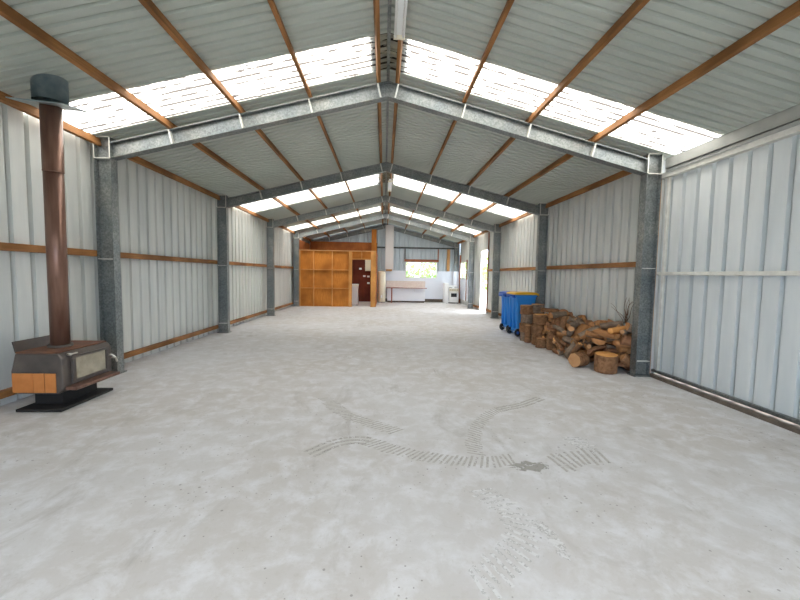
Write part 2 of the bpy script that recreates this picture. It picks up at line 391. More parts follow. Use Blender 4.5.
b = nb(); box(b, 4.50, 4.56, FR[0], FR[1]+.0, 0, .05); box(b, 4.56, 4.80, FR[0], FR[1]+.15, 0, .02); box(b, 4.76, 4.80, FR[0], FR[1]+.15, .02, .05); struct('trim_4', b, M['sill'])
b = nb(); box(b, 4.60, 4.625, FR[1]+.16, FR[1]+.205, 0, 3.62); struct('trim_5', b, M['stud'])

# open side doorway
b = nb()
box(b, 4.575, 4.64, DY0-.06, DY0, 0, 3.6); dr = struct('door_2', b, M['jamb'])
b = nb(); box(b, 4.595, 4.64, DY1, DY1+.05, 0, DZ); obj('far_jamb', b, M['alu'], dr)
b = nb(); box(b, 4.595, 4.64, DY0, DY1+.05, DZ, DZ+.05); obj('door_head', b, M['alu'], dr)
# windows
def window(name, axis, a0, a1, z0, z1, p, mull):
    b = nb(); f = .05
    def bx(bm, u0, u1, w0, w1, d0, d1):
        if axis == 'x': box(bm, u0, u1, p+d0, p+d1, w0, w1)
        else: box(bm, p+d0, p+d1, u0, u1, w0, w1)
    bx(b, a0, a1, z0, z0+f, -.04, .05); bx(b, a0, a1, z1-f, z1, -.04, .05); bx(b, a0, a0+f, z0+f, z1-f, -.04, .05); bx(b, a1-f, a1, z0+f, z1-f, -.04, .05)
    for m_ in mull: bx(b, m_-.025, m_+.025, z0+f, z1-f, -.03, .04)
    w = struct(name, b, M['alu'])
    b = nb(); bx(b, a0+f, a1-f, z0+f, z1-f, .0, .005); obj('pane', b, M['glass'], w)
window('window_1', 'x', WX0, WX1, WZ0, WZ1, YB, [2.24])
window('window_2', 'y', KY0, KY1, KZ0, KZ1, 4.63, [21.75])
# ------------------------------------------------------------------ plywood partition of the back room
PY = 18.95
t = thing('plywood_partition', 'orange plywood partition with exposed studs and a doorway', 'partition', (-2.35, PY, 0))
DX0, DX1, DH, PH = -1.64, -.70, 2.38, 2.82
b = nb(); box(b, -4.25, DX0-.02, PY+.085, PY+.10, 0, PH-.04); box(b, DX0-.02, DX1+.02, PY+.085, PY+.10, DH, PH-.04); obj('plywood_sheet', b, M['ply'], t)
for x0, x1 in ((-4.25,-4.20),(-3.58,-3.535),(-2.655,-2.605),(-1.80,-1.64)):
    b = nb(); box(b, x0, x1, PY-.02, PY+.085, 0, PH-.04); obj('stud', b, M['stud'], t, .004)
b = nb(); box(b, -.70, -.45, PY-.02, PY+.07, 0, PH-.04); obj('door_post', b, M['stud'], t, .004)
b = nb(); box(b, -1.19, -1.145, PY-.02, PY+.05, DH+.05, PH-.04); obj('stud', b, M['stud'], t, .004)
for z in (.92, 1.85):
    for x0, x1 in ((-4.20,-3.58),(-3.535,-2.655),(-2.605,-1.80)):
        b = nb(); box(b, x0, x1, PY-.012, PY+.085, z-.022, z+.022); obj('nogging', b, M['stud'], t, .003)
b = nb(); box(b, -1.64, -.70, PY-.02, PY+.05, DH, DH+.05); obj('door_head', b, M['stud'], t, .004)
b = nb(); box(b, -4.25, -.43, PY-.035, PY+.07, PH-.04, PH); obj('top_plate', b, M['post'], t, .004)
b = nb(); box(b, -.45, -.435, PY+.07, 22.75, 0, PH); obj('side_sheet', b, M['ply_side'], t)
# lining boards of the back room on the shed's own walls
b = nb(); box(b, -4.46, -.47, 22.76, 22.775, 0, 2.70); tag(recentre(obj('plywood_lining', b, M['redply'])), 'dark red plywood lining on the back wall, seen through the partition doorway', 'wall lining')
b = nb(); box(b, -4.46, -.47, 22.76, 22.775, 2.705, 3.56); tag(recentre(obj('plywood_lining', b, M['ply_side'])), 'red brown plywood lining on the back wall, showing above the partition', 'wall lining')
b = nb(); box(b, -4.49, -4.475, PY+.07, 22.74, 0, 3.40); tag(recentre(obj('plywood_lining', b, M['ply_side'])), 'red brown plywood lining high on the left wall, above the partition corner', 'wall lining')
b = nb(); box(b, -.80, -.50, 22.60, 22.70, 0, 4.33); tag(recentre(obj('timber_post', b, M['ply'], None, .006)), 'tall orange timber post rising above the partition beside its doorway', 'post')
# laundry things seen through the doorway
t = thing('washing_machine', 'white washing machine standing inside the partition doorway', 'washing machine', (-1.72, 20.2, 0))
b = nb(); box(b, -2.10, -1.40, 19.95, 20.55, .03, 1.02); obj('body', b, M['white'], t, .015)
b = nb(); box(b, -2.10, -1.40, 20.40, 20.55, 1.021, 1.12); obj('control_panel', b, M['white'], t, .015)
b = nb(); box(b, -2.06, -1.44, 19.98, 20.38, 1.021, 1.04); obj('lid', b, M['cream'], t, .008)
b = nb(); 
for x in (-2.05, -1.45):
    for y in (20.0, 20.5): tube(b, [(x,y,0),(x,y,.03)], .03)
obj('foot', b, M['rubber'], t)
t = thing('wall_cupboard', 'white wall cupboard high on the dark red plywood in the doorway', 'cupboard', (-.95, 22.6, 1.85))
b = nb(); box(b, -1.16, -.82, 22.45, 22.758, 1.85, 2.52); obj('body', b, M['cream'], t, .008)
b = nb(); box(b, -1.155, -.825, 22.43, 22.449, 1.855, 2.515); dd = obj('door', b, M['cream'], t, .004)
b = nb(); box(b, -.87, -.855, 22.415, 22.43, 1.95, 2.05); obj('handle', b, M['silver'], dd)
for (px, pz, l) in ((-1.46,1.98,'small white switch plate on dark red plywood, topmost'),(-1.22,1.54,'small white socket on dark red plywood, left of a pair'),(-.98,1.52,'small white socket on dark red plywood, right of a pair'),(-.97,1.12,'small white socket on dark red plywood, lowest by the post')):
    t = thing('wall_socket', l, 'socket', (px, 22.76, pz-.05), 'sockets in the back room')
    b = nb(); box(b, px-.075, px+.075, 22.742, 22.76, pz-.05, pz+.05); obj('plate', b, M['white'], t, .005)
    b = nb(); box(b, px-.02, px+.02, 22.734, 22.742, pz-.02, pz+.02); obj('switch', b, M['cream'], t, .003)

# ------------------------------------------------------------------ kitchen end
t = thing('hot_water_cylinder', 'tall cream hot water cylinder beside the partition', 'water heater', (-.19, 22.35, 0))
b = nb(); n = 28
tube(b, [(-.165,22.35,.03),(-.165,22.35,.05),(-.165,22.35,1.78),(-.165,22.35,1.83),(-.165,22.35,1.86)], [.22,.24,.24,.21,.10], n); obj('tank', b, M['cream'], t)
b = nb(); tube(b, [(-.165,22.35,0),(-.165,22.35,.03)], .22, n); obj('base', b, M['rubber'], t)
b = nb(); tube(b, [(-.165,22.35,1.85),(-.165,22.35,1.95),(-.165,22.50,1.97),(-.165,22.70,1.97)], .014, 8); obj('pipe', b, M['silver'], t)
b = nb(); box(b, -.205,-.125,22.10,22.115,.28,.44); obj('access_cover', b, M['white'], t, .004)
# pale boxed post up the middle of the back wall
b = nb(); box(b, .02, .52, 22.55, 22.75, 1.98, 4.60); tag(recentre(obj('boxed_post', b, M['greywhite'], None, .006)), 'wide pale boxed post in the middle of the back wall', 'post')
b = nb(); box(b, .08, .44, 22.50, 22.745, 1.86, 1.975); tag(recentre(obj('timber_block', b, M['post'], None, .006)), 'short timber block under the pale boxed post', 'block')
# white lining with the window cut out of it
b = nb(); LZ = 1.91
for x0, x1, z0, z1 in ((.0, WX0, .2, LZ), (WX0, WX1, .2, WZ0), (WX1, 4.24, .2, LZ)): box(b, x0, x1, 22.975, 22.99, z0, z1)
tag(recentre(obj('wall_lining', b, M['lining'])), 'pale white lining board with a bluish daylight tint across the kitchen back wall', 'wall lining')
b = nb(); box(b, 4.585, 4.60, 19.05, 22.72, .25, 1.45); tag(recentre(obj('wall_lining', b, M['lining'])), 'white lining board on the right wall under the side window', 'wall lining')
b = nb(); box(b, 4.20, 4.584, 22.805, 22.82, .12, LZ); tag(recentre(obj('wall_lining', b, M['lining'])), 'narrow white lining board in the kitchen corner behind the cooker', 'wall lining')
b = nb(); box(b, .0, 4.19, 22.955, 22.985, 0, .19); tag(recentre(obj('gap_strip', b, M['sill'])), 'dark grey skirting strip standing for the unlined gap along the kitchen back wall', 'infill')  # dark strip added in place of the unlined gap below the lining
b = nb(); box(b, 1.20, 3.30, 22.90, 22.97, WZ1+.0, WZ1+.15); tag(recentre(obj('timber_lintel', b, M['jamb'], None, .005)), 'brown timber lintel over the back kitchen window', 'lintel')
for x0, x1, z0, z1, m_, l in ((1.20,1.26,WZ1+.16,3.24,'dark_steel','thin dark stud above the left end of the kitchen window'),(3.23,3.29,WZ1+.16,3.24,'jamb','brown stud above the right end of the kitchen window'),
                         (3.80,3.98,LZ,3.24,'post','pale orange timber stud on the back wall above the cooker')):
    b = nb(); box(b, x0, x1, 22.90, 22.97, z0, z1); tag(recentre(obj('wall_stud', b, M[m_], None, .004)), l, 'stud', 'studs on the back wall')
b = nb(); box(b, .53, 4.24, 22.90, 22.97, 3.25, 3.34); tag(recentre(obj('wall_girt', b, M['dark_steel'])), 'dark horizontal girt across the back gable, right of the pale post', 'girt')
b = nb(); box(b, -4.24, .01, 22.90, 22.97, 3.25, 3.34); tag(recentre(obj('wall_girt', b, M['dark_steel'])), 'dark horizontal girt across the back gable, left of the pale post', 'girt')
b = nb(); box(b, 4.56, 4.64, KY0-.07, KY0-.005, .25, 2.55); tag(recentre(obj('window_stud', b, M['jamb'], None, .004)), 'red brown stud on the near side of the side kitchen window', 'stud')
b = nb(); box(b, 4.54, 4.64, KY1+.005, KY1+.10, .0, 2.9); tag(recentre(obj('window_stud', b, M['jamb'], None, .004)), 'red brown stud on the far side of the side kitchen window', 'stud')
# cupboards
t = thing('kitchen_cabinet', 'white kitchen base cabinet with four doors under the window', 'cabinet', (1.3, 22.4, 0))
b = nb(); box(b, .16, 2.44, 22.37, 22.95, .10, .865); obj('body', b, M['cupboard'], t)
b = nb(); box(b, .20, 2.40, 22.43, 22.90, 0, .10); obj('plinth', b, M['sill'], t)
for x0, x1 in ((.17,.50),(.51,1.10),(1.11,1.85),(1.86,2.43)):
    b = nb(); box(b, x0+.004, x1-.004, 22.35, 22.368, .12, .85); d = obj('door', b, M['cupboard'], t, .004)
    b = nb(); box(b, x1-.06, x1-.045, 22.335, 22.35, .66, .78); obj('handle', b, M['silver'], d)
t = thing('benchtop', 'pinkish laminate benchtop with one thin brown leg, over the white cabinet', 'benchtop', (1.28, 22.4, 0))
b = nb(); box(b, .10, 2.50, 22.02, 22.955, .868, .905); obj('top', b, M['bench'], t, .004)
b = nb(); box(b, .10, 2.50, 22.005, 22.02, .862, .907); obj('front_edge', b, M['bench_edge'], t)
b = nb(); box(b, .40, .47, 22.03, 22.09, 0, .866); obj('leg', b, M['bench_edge'], t, .004)
b = nb(); box(b, .10, 2.50, 22.956, 22.974, .91, 1.28); tag(recentre(obj('splashback', b, M['bench'], None, .002)), 'pinkish splashback strip behind the benchtop', 'splashback')
t = thing('cooker', 'white freestanding cooker in the right corner of the kitchen', 'cooker', (4.08, 22.5, 0))
b = nb(); box(b, 3.86, 4.44, 22.22, 22.70, .05, .90); obj('body', b, M['white'], t, .012)
b = nb(); box(b, 3.87, 4.43, 22.25, 22.66, 0, .05); obj('plinth', b, M['rubber'], t)
b = nb(); box(b, 3.86, 4.44, 22.195, 22.72, .90, .925); hb = obj('hob', b, M['white'], t, .006)
for x in (4.0, 4.30):
    for y in (22.33, 22.56):
        b = nb(); tube(b, [(x,y,.926),(x,y,.938)], .085, 16); obj('hotplate', b, M['rubber'], hb)
b = nb(); box(b, 3.88, 4.42, 22.20, 22.22, .20, .70); d = obj('oven_door', b, M['white'], t, .006)
b = nb(); box(b, 3.98, 4.32, 22.192, 22.20, .38, .60); obj('oven_window', b, M['dark_glass'], d)
b = nb(); tube(b, [(3.93,22.175,.665),(4.37,22.175,.665)], .012, 8); obj('handle', b, M['silver'], d)
b = nb(); box(b, 3.87, 4.43, 22.20, 22.22, .72, .88); cp = obj('control_panel', b, M['cream'], t, .004)
for i in range(5):
    b = nb(); x = 3.95 + .10*i; tube(b, [(x,22.20,.80),(x,22.175,.80)], .022, 10); obj('knob', b, M['rubber'], cp)
b = nb(); box(b, 3.86, 4.44, 22.62, 22.72, .926, 1.06); obj('backguard', b, M['white'], t, .008)
b = nb(); box(b, 3.60, 3.83, 22.22, 22.93, 0, 1.20); tag(recentre(obj('side_board', b, M['white'], None, .008)), 'tall narrow white end panel standing left of the cooker', 'panel')

# ------------------------------------------------------------------ wood heater and flue
t = thing('wood_heater', 'brown wood heater with glass front and tall flue by the left wall', 'wood heater', (-4.07, 4.88, 0))
b = nb(); box(b, -4.25, -3.74, 4.41, 5.25, 0, .035); obj('hearth_plate', b, M['black_iron'], t, .006)
b = nb(); box(b, -4.20, -3.88, 4.60, 5.15, .036, .185); obj('pedestal', b, M['black_iron'], t, .006)
b = nb(); prism(b, [(-4.31,.665),(-3.83,.665),(-3.785,.61),(-3.785,.24),(-3.84,.185),(-4.33,.185),(-4.355,.22),(-4.365,.45)], 'y', 4.50, 5.30); body = obj('body', b, M['iron'], t, .012)
b = nb(); box(b, -4.31, -3.84, 4.505, 5.295, .666, .684); obj('top_plate', b, M['rust'], t, .005)
b = nb(); prism(b, [(-4.33,.67),(-4.315,.67),(-4.345,.80),(-4.36,.80)], 'y', 4.52, 5.26); obj('rear_shield', b, M['iron'], t, .003)
b = nb()
for y0, y1, x0, x1 in ((4.485,4.499,-4.345,-4.11),(4.485,4.499,-4.105,-3.985),(4.485,4.499,-3.975,-3.855)): box(b, x0, x1, y0, y1, .205, .435)
obj('side_panel', b, M['copper_panel'], t, .004)['label'] = 'orange coloured side panel'
b = nb(); y0, y1, z0, z1 = 4.62, 5.20, .285, .615
for q in ((y0,y1,z0,z0+.04),(y0,y1,z1-.03,z1),(y0,y0+.05,z0+.04,z1-.03),(y1-.04,y1,z0+.04,z1-.03)): box(b, -3.784, -3.755, *q)
dr = obj('door', b, M['iron'], t, .004)
b = nb(); box(b, -3.775, -3.765, y0+.05, y1-.04, z0+.04, z1-.03); obj('glass', b, M['oven_glass'], dr)['label'] = 'golden grey glass'
b = nb(); tube(b, [(-3.783,5.23,.50),(-3.73,5.235,.50),(-3.70,5.25,.47),(-3.69,5.27,.40)], [.012,.012,.011,.014], 8); obj('handle', b, M['silver'], dr)
b = nb(); tube(b, [(-3.80,4.60,.643),(-3.755,4.60,.643)], .014, 10); box(b, -3.772,-3.757,4.58,4.70,.635,.65); obj('air_control', b, M['silver'], t)
b = nb(); prism(b, [(-3.79,.225),(-3.665,.22),(-3.655,.235),(-3.655,.26),(-3.79,.265)], 'y', 4.54, 5.27); obj('ash_ledge', b, M['flue'], t, .004)
F0, F1 = Vector((-4.10,4.87,.684)), Vector((-3.955,4.71,3.56))
sg = F0.lerp(F1, .74)
b = nb(); tube(b, [F0, F0.lerp(F1,.012)], .125, 24); obj('flue_collar', b, M['iron'], t)
b = nb(); tube(b, [F0.lerp(F1,.01), sg], .098, 28); fl = obj('flue_pipe', b, M['flue'], t)
b = nb(); tube(b, [sg, sg.lerp(F1,.012), sg.lerp(F1,.02), F1], [.101,.106,.102,.102], 28); obj('upper_flue', b, M['flue'], fl)
t = thing('flue_casing', 'blue grey galvanised flue casing with a flashing plate under the roof', 'flue casing', (-3.90, 4.67, 3.50))
b = nb(); ps = []
for k in range(24):
    a = 2*PI*k/24; x, y = -3.92+.165*math.cos(a), 4.67+.165*math.sin(a); ps.append((x, y))
A = [b.verts.new((x, y, 3.585)) for x, y in ps]; B = [b.verts.new((x, y, roof_z(x)-.006)) for x, y in ps]
for k in range(24): b.faces.new((A[k], A[(k+1)%24], B[(k+1)%24], B[k])).smooth = True
bmesh.ops.solidify(b, geom=b.faces[:], thickness=.006); obj('casing', b, M['casing'], t)
b = nb(); mbox(b, Matrix.Translation((-3.95,4.68,3.565)) @ Matrix.Rotation(.2,4,'X') @ Matrix.Rotation(.06,4,'Y') @ Matrix.Rotation(.12,4,'Z'), .54, .46, .012); obj('flashing_plate', b, M['casing'], t, .003)

# ------------------------------------------------------------------ unlit fluorescent battens
for (y0, y1, l) in ((3.30,4.83,'unlit twin tube light under the ridge nearest the camera'),(11.95,13.35,'unlit twin tube light under the ridge beyond the second steel frame')):
    x = .125; z = 4.645
    t = thing('batten_light', l, 'ceiling light', (x, (y0+y1)/2, z-.1), 'fluorescent lights along the ridge')
    b = nb(); box(b, x-.035, x+.035, y0, y1, z-.055, z-.005); obj('body', b, M['white'], t, .006)
    for q in (-1, 1):
        b = nb(); tube(b, [(x+q*.05, y0+.03, z-.08),(x+q*.05, y1-.03, z-.08)], .016, 12); obj('tube', b, M['tube'], t)
    for ya, yb in ((y0, y0+.03),(y1-.03, y1)):
        b = nb(); box(b, x-.07, x+.07, ya, yb, z-.10, z-.054); obj('end_cap', b, M['cream'], t, .004)

# ------------------------------------------------------------------ wheelie bins: the wheeled back faces the aisle (-x)
def bin_(loc, rot, label, lid_m, sc=1.0):
    t = thing('wheelie_bin', label, 'bin', (0,0,0), 'wheelie bins by the right wall')
    b = nb(); lv = [(.06,-.22,.20,.21),(.10,-.24,.24,.22),(.55,-.29,.30,.255),(.98,-.33,.35,.285),(1.00,-.36,.38,.30),(1.04,-.36,.38,.30)]   # z, back, front, half width
    rings = []
    for z, xb, xf, hw in lv:
        r = .05; ring = []
        for cx_, cy_, a0 in ((xf-r, hw-r, 0),(xb+r, hw-r, 90),(xb+r, -hw+r, 180),(xf-r, -hw+r, 270)):
            for k in range(4):
                a = math.radians(a0 + 30*k); ring.append(b.verts.new((cx_+r*math.cos(a), cy_+r*math.sin(a), z)))
        rings.append(ring)
    for A, B in zip(rings, rings[1:]):
        for k in range(16): b.faces.new((A[k], A[(k+1)%16], B[(k+1)%16], B[k])).smooth = True
    b.faces.new(rings[0][::-1]); b.faces.new(rings[-1])
    for y in (-.12, .12): box(b, -.345, -.24, y-.02, y+.02, .2, .95)
    body = obj('body', b, M['blue'], t)
    b = nb(); prism(b, [(-.40,1.045),(.41,1.045),(.42,1.02),(.43,1.02),(.42,1.075),(.30,1.105),(-.25,1.105),(-.38,1.085)], 'y', -.30, .30); obj('lid', b, M[lid_m], t, .012)
    b = nb(); tube(b, [(-.34,-.20,.985),(-.44,-.20,1.02),(-.44,.20,1.02),(-.34,.20,.985)], .018, 8); box(b, -.42, -.34, -.24, -.16, .97, 1.04); box(b, -.42, -.34, .16, .24, .97, 1.04); obj('handle', b, M['blue_dark'], t)
    b = nb(); tube(b, [(-.25,-.30,.10),(-.25,.30,.10)], .012, 8); ax = obj('axle', b, M['silver'], t)
    for s in (-1, 1):
        b = nb(); tube(b, [(-.25,s*.245,.10),(-.25,s*.25,.10),(-.25,s*.285,.10),(-.25,s*.29,.10)], [.085,.10,.10,.085], 22); w = obj('wheel', b, M['rubber'], t)
        b = nb(); tube(b, [(-.25,s*.29,.10),(-.25,s*.30,.10)], .04, 14); obj('hub', b, M['blue_dark'], w)
    b = nb()
    box(b, .13, .19, -.16, .16, 0, .06); obj('foot', b, M['blue'], t)
    t.location = loc; t.rotation_euler.z = rot; t.scale = (.84, sc, 1.09*sc); return t
bin_((3.87,10.42,0), math.radians(4), 'large blue wheelie bin with yellow lid beside the stacked log rounds', 'yellow', 1.02)
bin_((3.88,11.16,0), math.radians(3), 'blue wheelie bin with blue lid, half hidden behind the yellow lidded one', 'blue_dark', 1.0)

# ------------------------------------------------------------------ firewood
def log_mesh(name, kind, R, L, seed, bark=0, wood=1):
    """firewood piece along local X; slots: bark, split/cut wood"""
    rng=random.Random(seed)
    if kind=='round': sec=[(math.cos(a)*R,math.sin(a)*R,True) for a in [2*math.pi*i/14 for i in range(14)]]
    elif kind=='half': sec=[(math.cos(a)*R,math.sin(a)*R*.95-.38*R,True) for a in [math.pi*i/8 for i in range(9)]]
    elif kind=='quarter': sec=[(math.cos(a)*R*1.25-.55*R,math.sin(a)*R*1.25-.55*R,True) for a in [.5*math.pi*i/6 for i in range(7)]]+[(-.55*R,-.55*R,False)]
    else: sec=[(-R*1.1,-.4*R,False),(R*1.05,-.5*R,False),(R*1.0,.05*R,True),(R*.4,.5*R,True),(-R*.3,.55*R,True),(-R*.95,.2*R,True)]
    n=len(sec); bm=bmesh.new(); rings=[]; ns=7
    jit=[rng.uniform(.88,1.08) for _ in range(n)]; b1,b2=rng.uniform(-.02,.02),rng.uniform(-.02,.02)
    for k in range(ns+1):
        t=k/ns; x=(t-.5)*L; tap=1.05-.12*t; bend=math.sin(t*math.pi)
        ring=[]
        for i,(y,z,arc) in enumerate(sec):
            j=jit[i]*tap*rng.uniform(.95,1.04)
            ring.append(bm.verts.new((x+ (rng.uniform(-.012,.012) if k in(0,ns) else 0), y*j+b1*bend, z*j+b2*bend)))
        rings.append(ring)
    for k in range(ns):
        for i in range(n):
            i2=(i+1)%n
            f=bm.faces.new((rings[k][i],rings[k+1][i],rings[k+1][i2],rings[k][i2])); f.smooth=True
            f.material_index = bark if (sec[i][2] and sec[i2][2] and not(kind=='half' and i==n-1)) else wood
    for r,fl in ((rings[0],0),(rings[-1],1)):
        f=bm.faces.new(r if fl else r[::-1]); f.material_index=wood; f.smooth=False
    bmesh.ops.recalc_face_normals(bm,faces=bm.faces)
    me=bpy.data.meshes.new(name); bm.to_mesh(me); bm.free(); return me
KINDS=[('quarter',.085,.36),('quarter',.105,.40),('half',.092,.38),('half',.075,.34),('round',.052,.42),('round',.066,.36),('slab',.095,.40),('slab',.078,.34),('quarter',.078,.44),('round',.043,.5)]

def log_round(loc, r, h, label, m='bark', cut='cut', seed=0, tilt=(0,0,0), group=None, both=False):
    """a sawn round standing on its end: bark barrel and sawn face"""
    rng = random.Random(seed); t = thing('log_round', label, 'log', loc, group)
    b = nb(); n = 20; rings = []; prof = [1.0+rng.uniform(-.05,.05) for _ in range(n)]
    lv = [0,.03,.3,.6,.95,1.0]
    for q in lv:
        e = .97 if q in (0, 1.0) else 1
        rings.append([b.verts.new((r*e*prof[k]*math.cos(2*PI*k/n)*(1+rng.uniform(-.02,.02)), r*e*prof[k]*math.sin(2*PI*k/n)*(1+rng.uniform(-.02,.02)), h*q)) for k in range(n)])
    for A, B in zip(rings, rings[1:]):
        for k in range(n): b.faces.new((A[k], A[(k+1)%n], B[(k+1)%n], B[k])).smooth = True
    b.faces.new(rings[0][::-1]); b.faces.new(rings[-1])
    me = bpy.data.meshes.new('bark'); b.to_mesh(me); b.free(); me.materials.append(M[m]); o = bpy.data.objects.new('bark', me); C.objects.link(o); o.parent = t
    def face(z0, z1):
        b = nb(); prism(b, [(r*.93*prof[k]*math.cos(2*PI*k/n), r*.93*prof[k]*math.sin(2*PI*k/n)) for k in range(n)], 'z', z0, z1)
        me = bpy.data.meshes.new('cut_face'); b.to_mesh(me); b.free(); me.materials.append(M[cut]); o = bpy.data.objects.new('cut_face', me); C.objects.link(o); o.parent = t
    face(h-.002, h+.003)
    if both: face(-.003, .002)
    t.rotation_euler = tilt; return t
# four tall stacks and a couple of loners
pil = 'log rounds stacked beside the blue bin'
lev = ['bottom', 'second', 'third', 'topmost']
for j, (x, y, r, h, n, nm, top) in enumerate(((3.67,9.50,.155,.232,4,'front stack of four beside the blue bin','cutbrown'),(4.06,9.72,.165,.236,4,'rear stack of four behind the front one','cutbrown'),(3.80,8.98,.175,.250,3,'orange topped stack of three','cut'))):
    z = 0
    for k in range(n):
        rr = random.Random(j*10+k); last = k == n-1
        l = lev[k] if not last else 'topmost'
        log_round((x+rr.uniform(-.015,.015), y+rr.uniform(-.015,.015), z), r*rr.uniform(.94,1.03), h-.004, 'sawn log round, %s of the %s' % (l, nm), 'bark' if (j+k) % 2 else 'greybark' if j < 2 else 'bark', top if last else 'cutbrown', j*10+k, (0,0,rr.uniform(0,6)), pil)
        z += h
log_round((3.70,8.60,0), .125, .215, 'small low log round on the floor before the orange topped stack', 'bark', 'cutbrown', 51, (0,0,1))
log_round((3.83,8.36,0), .105, .43, 'slim upright log with orange cut top at the near end of the stacks', 'bark', 'cut', 52)
log_round((3.63,9.25,0), .085, .44, 'short upright log between the front stack and the orange topped stack', 'bark', 'cutbrown', 53)
t = log_round((3.92,6.39,0.012), .19, .31, 'large squat log round with orange sawn top at the front of the heap', 'bark', 'cut', 61, (.06,-.06,.4))
t = log_round((3.74,6.74,.135), .135, .26, 'thick log round lying with its brown sawn end facing the aisle', 'bark', 'cutbrown', 62, (0, -PI/2, .45), None, True)
t.location = (3.74,6.80,.135)
